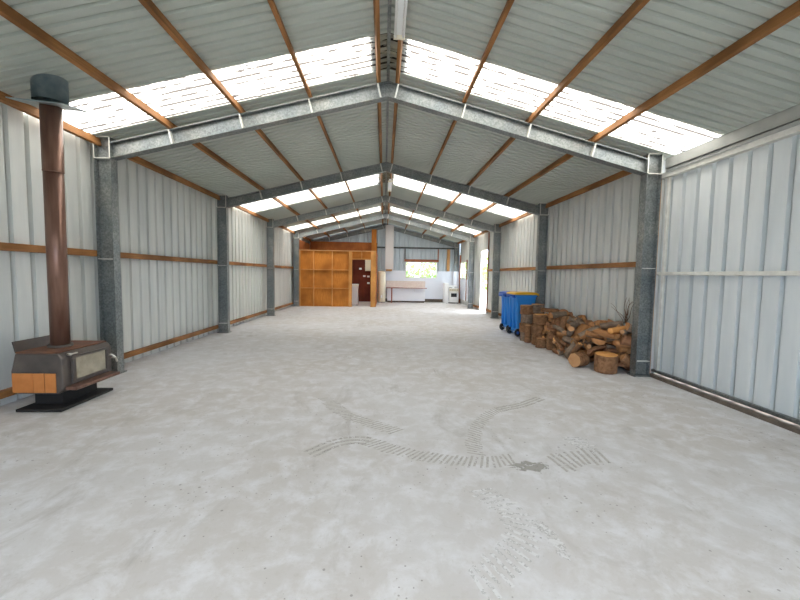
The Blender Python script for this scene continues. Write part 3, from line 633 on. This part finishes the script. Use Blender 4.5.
HEAP = [(3, 4.282, 6.378, 0.084, 0.241, -0.174, -0.04, -0.954), (0, 4.253, 6.908, 0.048, 0.617, 0.592, 0.366, 0.367), (0, 4.237, 7.432, 0.049, 0.064, 0.047, 0.691, 0.718), (9, 4.165, 7.847, 0.05, 0.196, 0.016, -0.125, -0.972), (4, 4.274, 8.429, 0.047, 0.094, -0.144, -0.794, 0.584), (2, 4.165, 8.959, 0.037, 0.002, -0.003, 0.003, 1.0), (7, 4.18, 6.501, 0.12, 0.665, -0.195, 0.2, 0.692), (5, 4.261, 7.301, 0.063, 0.866, -0.492, 0.054, -0.074), (4, 4.075, 7.596, 0.05, 0.99, -0.06, -0.0, 0.124), (5, 4.314, 8.272, 0.063, 0.554, 0.825, -0.09, -0.072), (5, 4.312, 8.797, 0.062, 0.564, 0.825, 0.019, -0.001), (3, 4.138, 9.145, 0.065, 0.015, 0.987, -0.161, 0.003), (7, 4.501, 6.483, 0.059, 0.176, 0.708, -0.661, -0.172), (3, 4.419, 6.888, 0.076, 0.004, 0.975, 0.189, -0.113), (9, 4.552, 7.799, 0.098, 0.013, 0.719, 0.673, 0.175), (3, 4.058, 7.97, 0.028, 1.0, 0.003, 0.004, 0.026), (6, 4.388, 8.606, 0.057, 0.009, -1.0, 0.013, -0.01), (6, 4.073, 9.085, 0.139, 0.665, 0.002, 0.032, 0.746), (0, 4.29, 6.281, 0.178, 0.375, 0.863, 0.126, -0.316), (7, 4.378, 7.167, 0.07, 0.025, 0.077, 0.931, 0.356), (6, 3.872, 7.391, 0.112, 0.948, 0.118, 0.139, -0.26), (9, 4.324, 7.798, 0.043, 0.277, 0.935, 0.214, 0.057), (6, 4.404, 8.528, 0.149, 0.492, -0.005, 0.033, 0.87), (6, 4.314, 9.215, 0.133, 0.001, -0.195, -0.1, -0.976), (8, 4.368, 6.714, 0.079, 0.393, -0.911, -0.023, 0.12), (4, 4.094, 7.085, 0.093, 0.286, 0.949, 0.051, 0.118), (5, 3.86, 7.684, 0.116, 0.073, 0.198, 0.839, -0.501), (7, 4.185, 8.135, 0.037, 0.093, 0.008, 0.014, 0.996), (6, 4.396, 8.218, 0.203, 0.089, 0.003, 0.986, -0.142), (7, 4.408, 9.012, 0.116, 0.988, -0.054, 0.094, 0.109), (5, 4.43, 6.308, 0.261, 0.833, -0.394, 0.355, 0.156), (7, 4.025, 7.137, 0.189, 0.082, -0.044, 0.96, 0.266), (2, 4.452, 7.799, 0.152, 0.114, -0.821, -0.506, -0.24), (9, 4.259, 7.832, 0.112, 0.508, 0.833, 0.182, 0.119), (9, 4.363, 8.437, 0.223, 0.527, -0.807, 0.057, -0.261), (5, 4.53, 8.798, 0.184, 0.049, 0.714, 0.693, 0.082), (5, 4.291, 6.612, 0.194, 0.791, -0.61, -0.02, 0.045), (1, 4.385, 6.81, 0.168, 0.299, -0.946, 0.075, 0.1), (7, 4.502, 7.495, 0.103, 0.686, 0.16, -0.129, 0.697), (3, 3.94, 8.084, 0.079, 0.467, -0.113, 0.098, 0.871), (6, 4.354, 8.673, 0.264, 0.138, 0.074, 0.976, 0.149), (8, 4.231, 9.025, 0.223, 0.195, -0.972, 0.127, 0.021), (1, 4.391, 6.471, 0.225, 0.134, 0.986, -0.015, -0.099), (7, 4.409, 7.01, 0.151, 0.958, -0.266, 0.088, 0.061), (2, 4.193, 7.524, 0.124, 0.105, 0.074, -0.971, -0.204), (3, 3.742, 7.962, 0.059, 0.333, -0.721, -0.547, 0.266), (4, 4.0, 8.757, 0.275, 0.644, -0.742, -0.172, -0.074), (1, 4.386, 8.833, 0.251, 0.39, -0.9, -0.086, -0.177), (4, 3.73, 7.081, 0.208, 0.681, -0.357, -0.364, -0.526), (4, 3.963, 7.222, 0.142, 0.738, -0.621, -0.253, -0.081), (2, 3.75, 7.229, 0.2, 0.557, 0.541, -0.618, 0.124), (8, 4.291, 7.943, 0.138, 0.281, 0.946, 0.134, 0.089), (2, 3.98, 8.701, 0.076, 0.117, 0.151, 0.815, 0.548), (6, 4.388, 9.101, 0.265, 0.041, -0.109, -0.239, -0.964), (7, 4.188, 6.594, 0.324, 0.968, -0.251, 0.022, 0.017), (0, 3.974, 7.05, 0.213, 0.674, -0.735, -0.038, -0.059), (8, 4.375, 7.272, 0.159, 0.313, -0.948, 0.052, -0.001), (1, 4.329, 8.084, 0.122, 0.437, -0.894, -0.078, 0.056), (9, 4.316, 8.362, 0.257, 0.027, -0.949, 0.074, -0.305), (5, 4.401, 9.253, 0.334, 0.079, 0.167, 0.463, -0.867), (1, 4.387, 6.474, 0.366, 0.53, -0.842, -0.004, 0.099), (3, 4.427, 6.908, 0.273, 0.007, -0.026, -0.982, 0.189), (6, 4.363, 7.352, 0.235, 0.028, 0.036, -0.777, 0.627), (2, 4.012, 8.064, 0.209, 0.98, -0.08, -0.144, 0.113), (4, 4.303, 8.258, 0.273, 0.978, 0.189, -0.088, 0.019), (3, 4.119, 9.147, 0.341, 0.714, 0.127, -0.157, -0.671), (9, 4.298, 6.632, 0.396, 0.964, 0.265, 0.018, -0.01), (2, 3.932, 7.082, 0.321, 0.15, 0.557, -0.8, -0.163), (2, 4.225, 7.436, 0.229, 0.788, -0.604, 0.071, 0.096), (4, 4.22, 7.953, 0.233, 0.06, 0.989, 0.113, 0.074), (9, 3.941, 8.234, 0.135, 0.27, -0.262, 0.189, -0.907), (5, 4.159, 8.903, 0.288, 0.098, 0.13, 0.163, -0.973), (8, 4.349, 6.788, 0.399, 0.891, 0.451, -0.039, -0.031), (1, 4.388, 6.74, 0.314, 0.961, 0.275, -0.005, 0.003), (6, 4.319, 7.573, 0.26, 0.189, 0.982, 0.014, -0.009), (6, 3.931, 7.799, 0.156, 0.308, 0.905, -0.239, 0.167), (8, 3.924, 8.202, 0.236, 0.973, -0.012, 0.22, 0.071), (3, 4.021, 9.141, 0.365, 0.616, -0.281, -0.337, 0.654), (8, 3.931, 6.427, 0.358, 0.009, -0.013, 0.974, -0.225), (5, 3.752, 6.859, 0.187, 0.391, 0.591, -0.325, 0.626), (1, 4.295, 7.419, 0.367, 0.088, 0.985, 0.05, -0.138), (0, 3.892, 7.848, 0.236, 0.295, -0.93, 0.066, -0.208), (4, 4.077, 8.464, 0.181, 0.45, -0.261, 0.237, 0.82), (0, 4.109, 9.218, 0.463, 0.112, 0.241, 0.096, 0.959), (6, 3.88, 6.675, 0.236, 0.772, 0.523, -0.185, 0.311), (3, 4.183, 6.894, 0.334, 0.013, -0.045, 0.19, 0.981), (8, 3.736, 7.792, 0.25, 0.486, 0.542, 0.237, 0.643), (1, 4.032, 7.966, 0.33, 0.078, 0.078, -0.315, -0.943), (2, 3.974, 8.481, 0.172, 0.757, 0.333, -0.42, -0.375), (4, 4.242, 9.005, 0.43, 0.166, -0.03, -0.712, -0.682), (3, 3.863, 6.593, 0.356, 0.938, -0.31, -0.14, 0.071), (9, 3.883, 6.803, 0.396, 0.242, -0.36, 0.707, -0.558), (2, 4.38, 7.83, 0.255, 0.268, -0.357, 0.892, 0.07), (4, 3.952, 8.11, 0.308, 0.14, -0.109, 0.735, -0.654), (3, 4.107, 8.303, 0.361, 0.919, 0.375, -0.1, 0.064), (8, 4.55, 8.948, 0.398, 0.556, 0.448, 0.62, 0.327), (6, 3.961, 6.337, 0.417, 0.952, 0.305, 0.015, -0.037), (2, 4.363, 7.019, 0.301, 0.031, -0.05, -0.555, -0.83), (2, 3.905, 7.428, 0.242, 0.094, 0.807, 0.559, 0.163), (1, 3.923, 7.848, 0.429, 0.184, 0.182, 0.638, 0.726), (2, 4.27, 8.504, 0.28, 0.163, -0.048, 0.419, 0.892), (6, 4.293, 9.104, 0.492, 0.093, 0.988, 0.057, -0.106), (6, 3.913, 6.657, 0.484, 0.07, -0.853, -0.499, 0.135), (5, 4.218, 7.244, 0.324, 0.958, 0.181, 0.203, -0.091), (3, 3.95, 7.696, 0.299, 0.81, 0.53, -0.24, -0.072), (0, 4.401, 8.083, 0.302, 0.09, -0.019, -0.451, 0.888), (5, 4.063, 8.647, 0.308, 0.418, 0.9, 0.042, 0.117), (2, 4.372, 9.242, 0.55, 0.167, -0.98, 0.005, 0.104), (6, 4.163, 6.851, 0.514, 0.23, -0.88, 0.414, 0.045), (9, 4.16, 7.144, 0.322, 0.051, -0.197, -0.462, -0.863), (9, 4.131, 7.552, 0.371, 0.94, 0.328, 0.077, 0.059), (8, 4.19, 7.746, 0.403, 0.701, -0.091, 0.707, 0.035), (0, 3.912, 8.738, 0.383, 0.125, 0.269, -0.767, -0.569), (1, 4.281, 8.895, 0.487, 0.777, 0.608, 0.055, 0.151), (6, 3.966, 6.764, 0.576, 0.069, -0.973, 0.204, 0.081), (7, 4.267, 7.264, 0.43, 0.967, 0.133, 0.211, 0.046), (7, 4.433, 7.765, 0.394, 0.148, -0.888, 0.294, 0.32), (4, 3.975, 8.06, 0.432, 0.444, -0.683, 0.391, -0.429), (1, 3.926, 8.61, 0.444, 0.775, 0.543, 0.236, 0.222), (2, 4.399, 9.128, 0.591, 0.984, 0.135, 0.114, -0.022), (0, 4.21, 6.353, 0.498, 0.512, -0.856, 0.014, 0.077), (3, 4.217, 6.923, 0.453, 0.213, -0.976, 0.047, -0.003), (9, 4.541, 8.599, 0.517, 0.481, -0.529, -0.639, 0.283), (7, 3.81, 8.233, 0.463, 0.119, -0.674, -0.723, 0.089), (8, 3.917, 8.634, 0.547, 0.627, 0.662, 0.34, 0.231), (7, 4.462, 8.874, 0.567, 0.307, -0.771, -0.557, 0.026), (4, 4.496, 8.272, 0.481, 0.344, -0.524, 0.746, 0.225), (7, 4.036, 8.235, 0.529, 0.916, 0.313, 0.251, 0.012), (2, 4.358, 8.24, 0.55, 0.454, 0.707, -0.222, 0.495), (7, 3.928, 8.286, 0.502, 0.972, 0.048, 0.16, 0.167), (8, 4.175, 8.442, 0.378, 0.439, -0.874, 0.162, -0.135), (0, 4.343, 8.935, 0.613, 0.822, 0.267, -0.075, 0.498), (6, 3.942, 7.02, 0.615, 0.967, 0.03, -0.243, -0.07), (5, 4.142, 7.09, 0.43, 0.362, 0.919, 0.124, -0.098), (8, 3.975, 8.369, 0.549, 0.031, 0.998, -0.049, -0.036), (4, 4.318, 7.846, 0.361, 0.31, 0.563, 0.622, 0.447), (4, 4.286, 8.558, 0.398, 0.018, 0.058, 0.079, 0.995), (7, 4.02, 8.974, 0.631, 0.212, -0.657, -0.429, 0.582), (2, 4.399, 6.578, 0.475, 0.007, 0.009, -0.996, -0.091), (1, 4.261, 7.276, 0.541, 0.039, -0.971, -0.081, 0.222), (7, 4.145, 7.588, 0.439, 0.984, -0.059, 0.067, 0.157), (9, 4.322, 8.107, 0.411, 0.372, 0.925, -0.049, -0.05), (7, 4.244, 8.725, 0.449, 0.187, 0.034, -0.959, -0.212), (3, 4.192, 8.954, 0.624, 0.835, 0.256, -0.105, 0.474), (6, 4.392, 6.729, 0.585, 0.421, 0.046, 0.059, -0.904), (4, 4.249, 7.067, 0.506, 0.657, -0.708, 0.256, 0.053), (9, 4.34, 7.403, 0.475, 0.77, 0.62, 0.143, -0.055), (2, 4.145, 8.019, 0.484, 0.295, -0.591, -0.75, 0.007), (8, 4.251, 8.426, 0.48, 0.452, -0.88, 0.112, -0.091), (4, 4.38, 8.825, 0.678, 0.856, 0.514, -0.004, 0.051), (7, 4.274, 6.275, 0.535, 0.709, -0.686, 0.122, 0.109), (5, 4.446, 7.151, 0.348, 0.091, 0.821, 0.041, -0.562), (8, 4.176, 7.654, 0.503, 0.811, 0.579, 0.088, 0.012), (8, 4.264, 8.047, 0.533, 0.659, 0.691, 0.116, -0.274), (4, 4.449, 8.537, 0.516, 0.014, 0.748, 0.593, -0.298), (1, 4.422, 9.107, 0.762, 0.202, -0.705, 0.622, -0.274), (8, 4.329, 6.79, 0.67, 0.265, -0.232, 0.795, -0.494), (0, 4.552, 7.114, 0.422, 0.403, 0.586, 0.584, 0.391), (8, 4.362, 7.518, 0.481, 0.016, -0.984, -0.049, 0.171), (9, 4.157, 7.855, 0.512, 0.788, 0.572, 0.224, 0.048), (6, 4.413, 8.531, 0.635, 0.08, 0.284, -0.296, -0.908), (9, 4.324, 9.28, 0.66, 0.594, -0.797, 0.062, 0.092), (2, 4.16, 6.496, 0.559, 0.083, -0.987, 0.133, 0.035), (4, 4.433, 7.034, 0.572, 0.003, 0.906, 0.419, 0.057), (7, 4.511, 7.539, 0.507, 0.723, 0.13, 0.146, 0.663), (8, 4.373, 7.957, 0.552, 0.367, -0.883, -0.23, 0.179), (3, 4.205, 8.604, 0.524, 0.006, -0.954, -0.278, 0.11), (4, 4.373, 8.688, 0.682, 0.517, -0.847, -0.04, 0.116), (5, 4.239, 6.512, 0.657, 0.985, -0.077, 0.075, -0.133), (2, 4.248, 7.232, 0.667, 0.129, -0.22, 0.088, -0.963), (4, 4.374, 7.422, 0.61, 0.558, -0.828, -0.015, 0.061), (9, 4.556, 7.801, 0.446, 0.554, 0.444, 0.079, 0.7), (6, 4.108, 8.688, 0.614, 0.249, 0.098, 0.08, 0.96), (4, 4.216, 9.027, 0.761, 0.784, -0.387, -0.36, 0.326), (7, 4.144, 6.802, 0.643, 0.052, -0.377, 0.914, -0.14), (6, 4.345, 7.353, 0.742, 0.043, 0.766, 0.633, -0.099), (2, 3.993, 7.412, 0.536, 0.236, -0.867, -0.157, -0.411), (5, 4.173, 7.961, 0.624, 0.896, -0.43, -0.108, 0.028), (3, 3.968, 8.527, 0.559, 0.458, -0.62, -0.599, -0.217), (0, 4.082, 8.753, 0.741, 0.528, -0.837, -0.144, 0.021), (4, 4.379, 6.358, 0.606, 0.914, 0.378, 0.06, -0.134), (7, 4.451, 7.25, 0.663, 0.799, 0.371, 0.156, 0.446), (7, 4.379, 7.702, 0.606, 0.621, 0.199, 0.358, -0.668), (1, 3.919, 8.056, 0.615, 0.818, 0.191, -0.331, 0.429), (8, 4.111, 8.323, 0.625, 0.014, 0.069, 0.695, 0.715), (2, 4.083, 8.616, 0.793, 0.964, 0.248, -0.034, 0.095), (6, 3.952, 6.47, 0.661, 0.038, -0.488, -0.87, -0.066), (0, 4.279, 7.03, 0.728, 0.984, -0.002, 0.177, -0.03), (9, 4.3, 7.805, 0.621, 0.17, 0.289, -0.197, 0.921), (9, 3.773, 7.896, 0.538, 0.08, 0.709, 0.682, 0.157), (2, 4.262, 8.151, 0.648, 0.226, 0.131, -0.519, 0.814), (7, 4.56, 9.08, 0.707, 0.479, -0.525, 0.382, -0.591), (9, 4.349, 6.385, 0.735, 0.934, 0.296, 0.047, 0.194), (8, 4.405, 6.814, 0.765, 0.57, -0.707, 0.408, -0.094), (0, 4.21, 7.579, 0.605, 0.378, 0.924, -0.004, 0.056), (0, 4.552, 8.266, 0.642, 0.665, -0.262, -0.643, 0.275), (4, 4.155, 8.412, 0.635, 0.968, -0.202, -0.046, -0.141), (0, 3.997, 8.92, 0.849, 0.148, 0.038, 0.107, 0.982), (2, 4.397, 6.307, 0.746, 0.897, 0.374, 0.21, -0.104), (5, 3.768, 7.429, 0.371, 0.694, -0.071, -0.109, 0.708), (3, 3.761, 7.534, 0.288, 0.041, -0.715, -0.698, -0.011), (5, 4.532, 7.679, 0.603, 0.712, -0.083, -0.038, 0.696), (3, 4.186, 8.512, 0.692, 0.016, 0.048, -0.266, -0.963), (0, 4.067, 9.088, 0.672, 0.442, -0.566, 0.164, -0.676), (5, 4.408, 6.602, 0.66, 0.95, 0.101, 0.251, -0.155), (5, 4.248, 6.801, 0.772, 0.87, 0.384, -0.231, -0.207), (4, 4.134, 6.423, 0.759, 0.861, 0.469, 0.055, 0.189), (5, 3.858, 7.566, 0.494, 0.486, 0.346, -0.79, -0.144)]
kme = [log_mesh('firewood', k, R, Ln, i) for i, (k, R, Ln) in enumerate(KINDS)]
skins = [('bark','split'),('bark','split'),('greybark','split'),('bark','splitred'),('bark','cut'),('greybark','cutbrown'),('greybark','split'),('bark','splitred'),('bark','splitred'),('greybark','cutbrown')]
for me, (a, c_) in zip(kme, skins): me.materials.append(M[a]); me.materials.append(M[c_])
lab = {'quarter':'split firewood wedge','half':'half round firewood log','round':'round unsplit firewood log','slab':'flat firewood slab'}
ome = [me.copy() for me in kme]
for me in ome: me.materials[0] = M['orangelog']; me.materials[1] = M['cut']
own = {206: 'orange debarked log on top of the heap nearest the steel frame', 168: 'orange log second from the top at the near end of the heap'}
for i, (ki, x, y, z, qw, qx, qy, qz) in enumerate(HEAP):
    if i in (78, 79, 84, 96): continue
    o = bpy.data.objects.new('firewood_log', (ome if i in own else kme)[ki]); C.objects.link(o)
    o.location = (x, y, z); o.rotation_mode = 'QUATERNION'; o.rotation_quaternion = (qw, qx, qy, qz)
    k = KINDS[ki][0]
    if i in own: tag(o, own[i], 'firewood', 'loose firewood: debarked logs'); continue
    part = 'near end' if y < 7.15 else 'middle' if y < 8.1 else 'far end'
    lvl = 'on top of' if z > .52 else 'in the body of' if z > .22 else 'at the foot of'
    tag(o, '%s %s the loose heap, %s' % (lab[k], lvl, part), 'firewood', 'loose firewood: %s, %s the heap, %s' % (lab[k], lvl, part))

# dried weed on the wall above the heap, and a green one at the sliding door
b = nb(); rng = random.Random(9)
for k in range(9):
    p = Vector((4.592, 6.92+rng.uniform(-.06,.06), .80)); pts = [p.copy()]; d = Vector((0, rng.uniform(-.5,.5), 1)).normalized()
    for q in range(7):
        d = (d + Vector((rng.uniform(-.08,.08), rng.uniform(-.45,.45), rng.uniform(-.3,.25)))).normalized(); p = p + d*.075; p.x = min(4.598, max(4.52, p.x)); pts.append(p.copy())
    tube(b, pts, [.006*(1-.08*i) for i in range(8)], 5)
tag(recentre(obj('dried_weed', b, M['dry'])), 'dried brown weed climbing the right wall above the heap', 'weed')
b = nb()
for k in range(26):
    x, y = 4.73+rng.uniform(-.03,.02), 6.29+rng.uniform(-.03,.04); h = rng.uniform(.2,.48); dx, dy = rng.uniform(-.04,.03), rng.uniform(-.06,.06); w = .010
    a = [(x-w,y,.0),(x+w,y,.0),(x+dx*.5+w,y+dy*.5,h*.6),(x+dx,y+dy,h),(x+dx*.5-w,y+dy*.5,h*.6)]
    b.faces.new([b.verts.new(p) for p in a])
tag(recentre(obj('green_weed', b, M['weed'])), 'small green weed growing in the corner by the sliding door', 'weed')

# ------------------------------------------------------------------ tyre marks on the slab
def spline(pts, step):
    out = []; P = [Vector((*p, 0)) for p in pts]; P = [P[0]*2-P[1]] + P + [P[-1]*2-P[-2]]
    for i in range(1, len(P)-2):
        for k in range(40):
            t_ = k/40; a, b_, c, d = P[i-1:i+3]
            out.append(.5*((2*b_)+(c-a)*t_+(2*a-5*b_+4*c-d)*t_*t_+(3*b_-a-3*c+d)*t_**3))
    res = [out[0]]
    for p in out:
        if (p-res[-1]).length >= step: res.append(p)
    return res
def tyre(pts, label, m='tyre', w=.10, step=.045, solid=None, gap=.5):
    b = nb(); P = spline(pts, step); rng = random.Random(len(pts)+int(pts[0][0]*100))
    for i in range(len(P)-1):
        d = (P[i+1]-P[i]).normalized(); nrm = Vector((-d.y, d.x, 0)); f = i/len(P)
        if solid and solid[0] <= f <= solid[1]:
            for k in (-.6, .1, .8):
                a = P[i]+nrm*w*k; c = P[i+1]+nrm*w*k; hw = nrm*.018
                b.faces.new([b.verts.new((q.x, q.y, .0012)) for q in (a-hw, a+hw, c+hw, c-hw)])
        else:
            L_ = w*rng.uniform(.75,1.1); o0 = P[i]-nrm*L_-d*.03; o1 = P[i]+nrm*L_+d*.03; th = d*step*gap
            b.faces.new([b.verts.new((q.x, q.y, .0012)) for q in (o0, o0+th, o1+th, o1)])
    tag(recentre(obj('tyre_mark', b, M[m])), label, 'tyre mark')
tyre([(-.68,3.36),(-.45,3.60),(-.19,3.64),(.1,3.45),(.51,3.27),(.95,3.21),(1.2,3.28)], 'long curved tyre mark across the middle of the concrete floor', solid=(0,.28))
tyre([(-.79,4.94),(-.46,4.36),(-.13,4.07),(.19,3.83)], 'faint tyre mark running diagonally left of centre on the floor')
tyre([(2.14,4.96),(1.76,4.68),(1.37,4.47),(1.05,4.04),(.88,3.55),(.86,3.28)], 'hooked tyre mark curving right of centre on the floor', solid=(0,.38), w=.08)
tyre([(1.53,3.17),(1.80,3.28),(2.12,3.33)], 'short ribbed tyre mark at the right end of the long curved one', w=.15, step=.06)
tyre([(1.95,3.72),(1.98,3.55),(1.93,3.40)], 'pale short tyre mark above the right hand ribbed one', 'dust', .13, .05)
tyre([(.74,2.78),(.91,2.47),(.84,2.18),(.59,1.95),(.46,1.86)], 'pale dusty tyre track curving through the foreground', 'dust', .12, .05)
tyre([(1.03,2.41),(1.08,2.22),(1.06,2.05)], 'short pale tyre smear at the right of the foreground track', 'dust', .04, .03, gap=.9)
b = nb(); ps = [(1.28+.17*math.cos(2*PI*k/24)*(1+.25*math.sin(3*k)), 3.13+.08*math.sin(2*PI*k/24)*(1+.3*math.cos(2*k)), .001) for k in range(24)]; b.faces.new([b.verts.new(p) for p in ps])
tag(recentre(obj('oil_stain', b, decal('dark oil stain', (.31,.30,.285), .5))), 'dark smudged stain on the concrete below the hooked tyre mark', 'stain')

# ------------------------------------------------------------------ shrubs outside the windows and the doorway
b = nb(); rng = random.Random(3)
for k in range(1700):
    while True:
        p = Vector((rng.uniform(-1,1), rng.uniform(-1,1), rng.uniform(-1,1)))
        if .35 < p.length < 1: break
    c = Vector((p.x*1.25, p.y*.9, 1.55+p.z*1.5)); q = Quaternion((rng.uniform(-1,1),rng.uniform(-1,1),rng.uniform(-1,1),rng.uniform(-1,1))).normalized(); s = rng.uniform(.07,.13)
    b.faces.new([b.verts.new(c + q @ Vector(v_)) for v_ in ((-s,0,0),(0,-s*.45,.02),(s,0,0),(0,s*.45,.02))])
sh = thing('shrub', 'pale green shrub outside the left pane of the back window', 'shrub', (1.3,27.0,-.13), 'shrubs outside')
o = obj('foliage', b, M['leaf']); o.parent = sh
b = nb(); rng = random.Random(5)
for k in range(5): tube(b, [(rng.uniform(-.08,.08),rng.uniform(-.08,.08),0),(rng.uniform(-.3,.3),rng.uniform(-.3,.3),.8),(rng.uniform(-.8,.8),rng.uniform(-.6,.6),1.9)], [.05,.035,.012], 6)
o2 = obj('stem', b, M['bark']); o2.parent = sh
for (x, y, s, l) in ((3.7,29.0,1.1,'yellow green shrub outside the right pane of the back window'),(6.5,29.5,1.25,'green shrub outside the side kitchen window'),(9.6,33.0,1.3,'green shrub on the ground beyond the open side doorway')):
    r_ = sh.copy(); C.objects.link(r_); r_.location = (x, y, -.13); r_.scale = (s,)*3; r_['label'] = l; r_.rotation_euler.z = x
    for ch in list(sh.children):
        c_ = ch.copy(); C.objects.link(c_); c_.parent = r_

# ------------------------------------------------------------------ daylight and camera
w = bpy.data.worlds.new('overcast sky'); S.world = w; w.use_nodes = True; nt = w.node_tree; bg = nt.nodes['Background']
tc = nt.nodes.new('ShaderNodeTexCoord'); sp = nt.nodes.new('ShaderNodeSeparateXYZ'); nt.links.new(tc.outputs['Generated'], sp.inputs[0])
r = nt.nodes.new('ShaderNodeValToRGB'); r.color_ramp.elements[0].position = .0; r.color_ramp.elements[0].color = (.56,.74,1,1); r.color_ramp.elements[1].position = .6; r.color_ramp.elements[1].color = (.99,.985,.97,1)
nt.links.new(sp.outputs['Z'], r.inputs['Fac']); nt.links.new(r.outputs['Color'], bg.inputs['Color']); bg.inputs['Strength'].default_value = 2.0
cd = bpy.data.cameras.new('camera'); cam = bpy.data.objects.new('camera', cd); C.objects.link(cam); S.camera = cam
cd.sensor_width = 36; cd.lens = 374.889/800*36; cd.clip_start = .05; cd.clip_end = 300
r_, u_, f_ = Vector((.99898829,-.04190027,.01633263)), Vector((-.01346051,.0679357,.9975989)), Vector((.04290923,.99680946,-.06730297))
m = Matrix((r_, u_, -f_)).transposed().to_4x4(); m.translation = (-.0202, 0, 1.6579); cam.matrix_world = m
S.view_settings.view_transform = 'Standard'; S.view_settings.look = 'None'; S.view_settings.gamma = 1; S.view_settings.use_curve_mapping = False
S.view_settings.exposure = 2.15
S.cycles.max_bounces = 14; S.cycles.diffuse_bounces = 8; S.cycles.transparent_max_bounces = 16; S.cycles.use_denoising = True
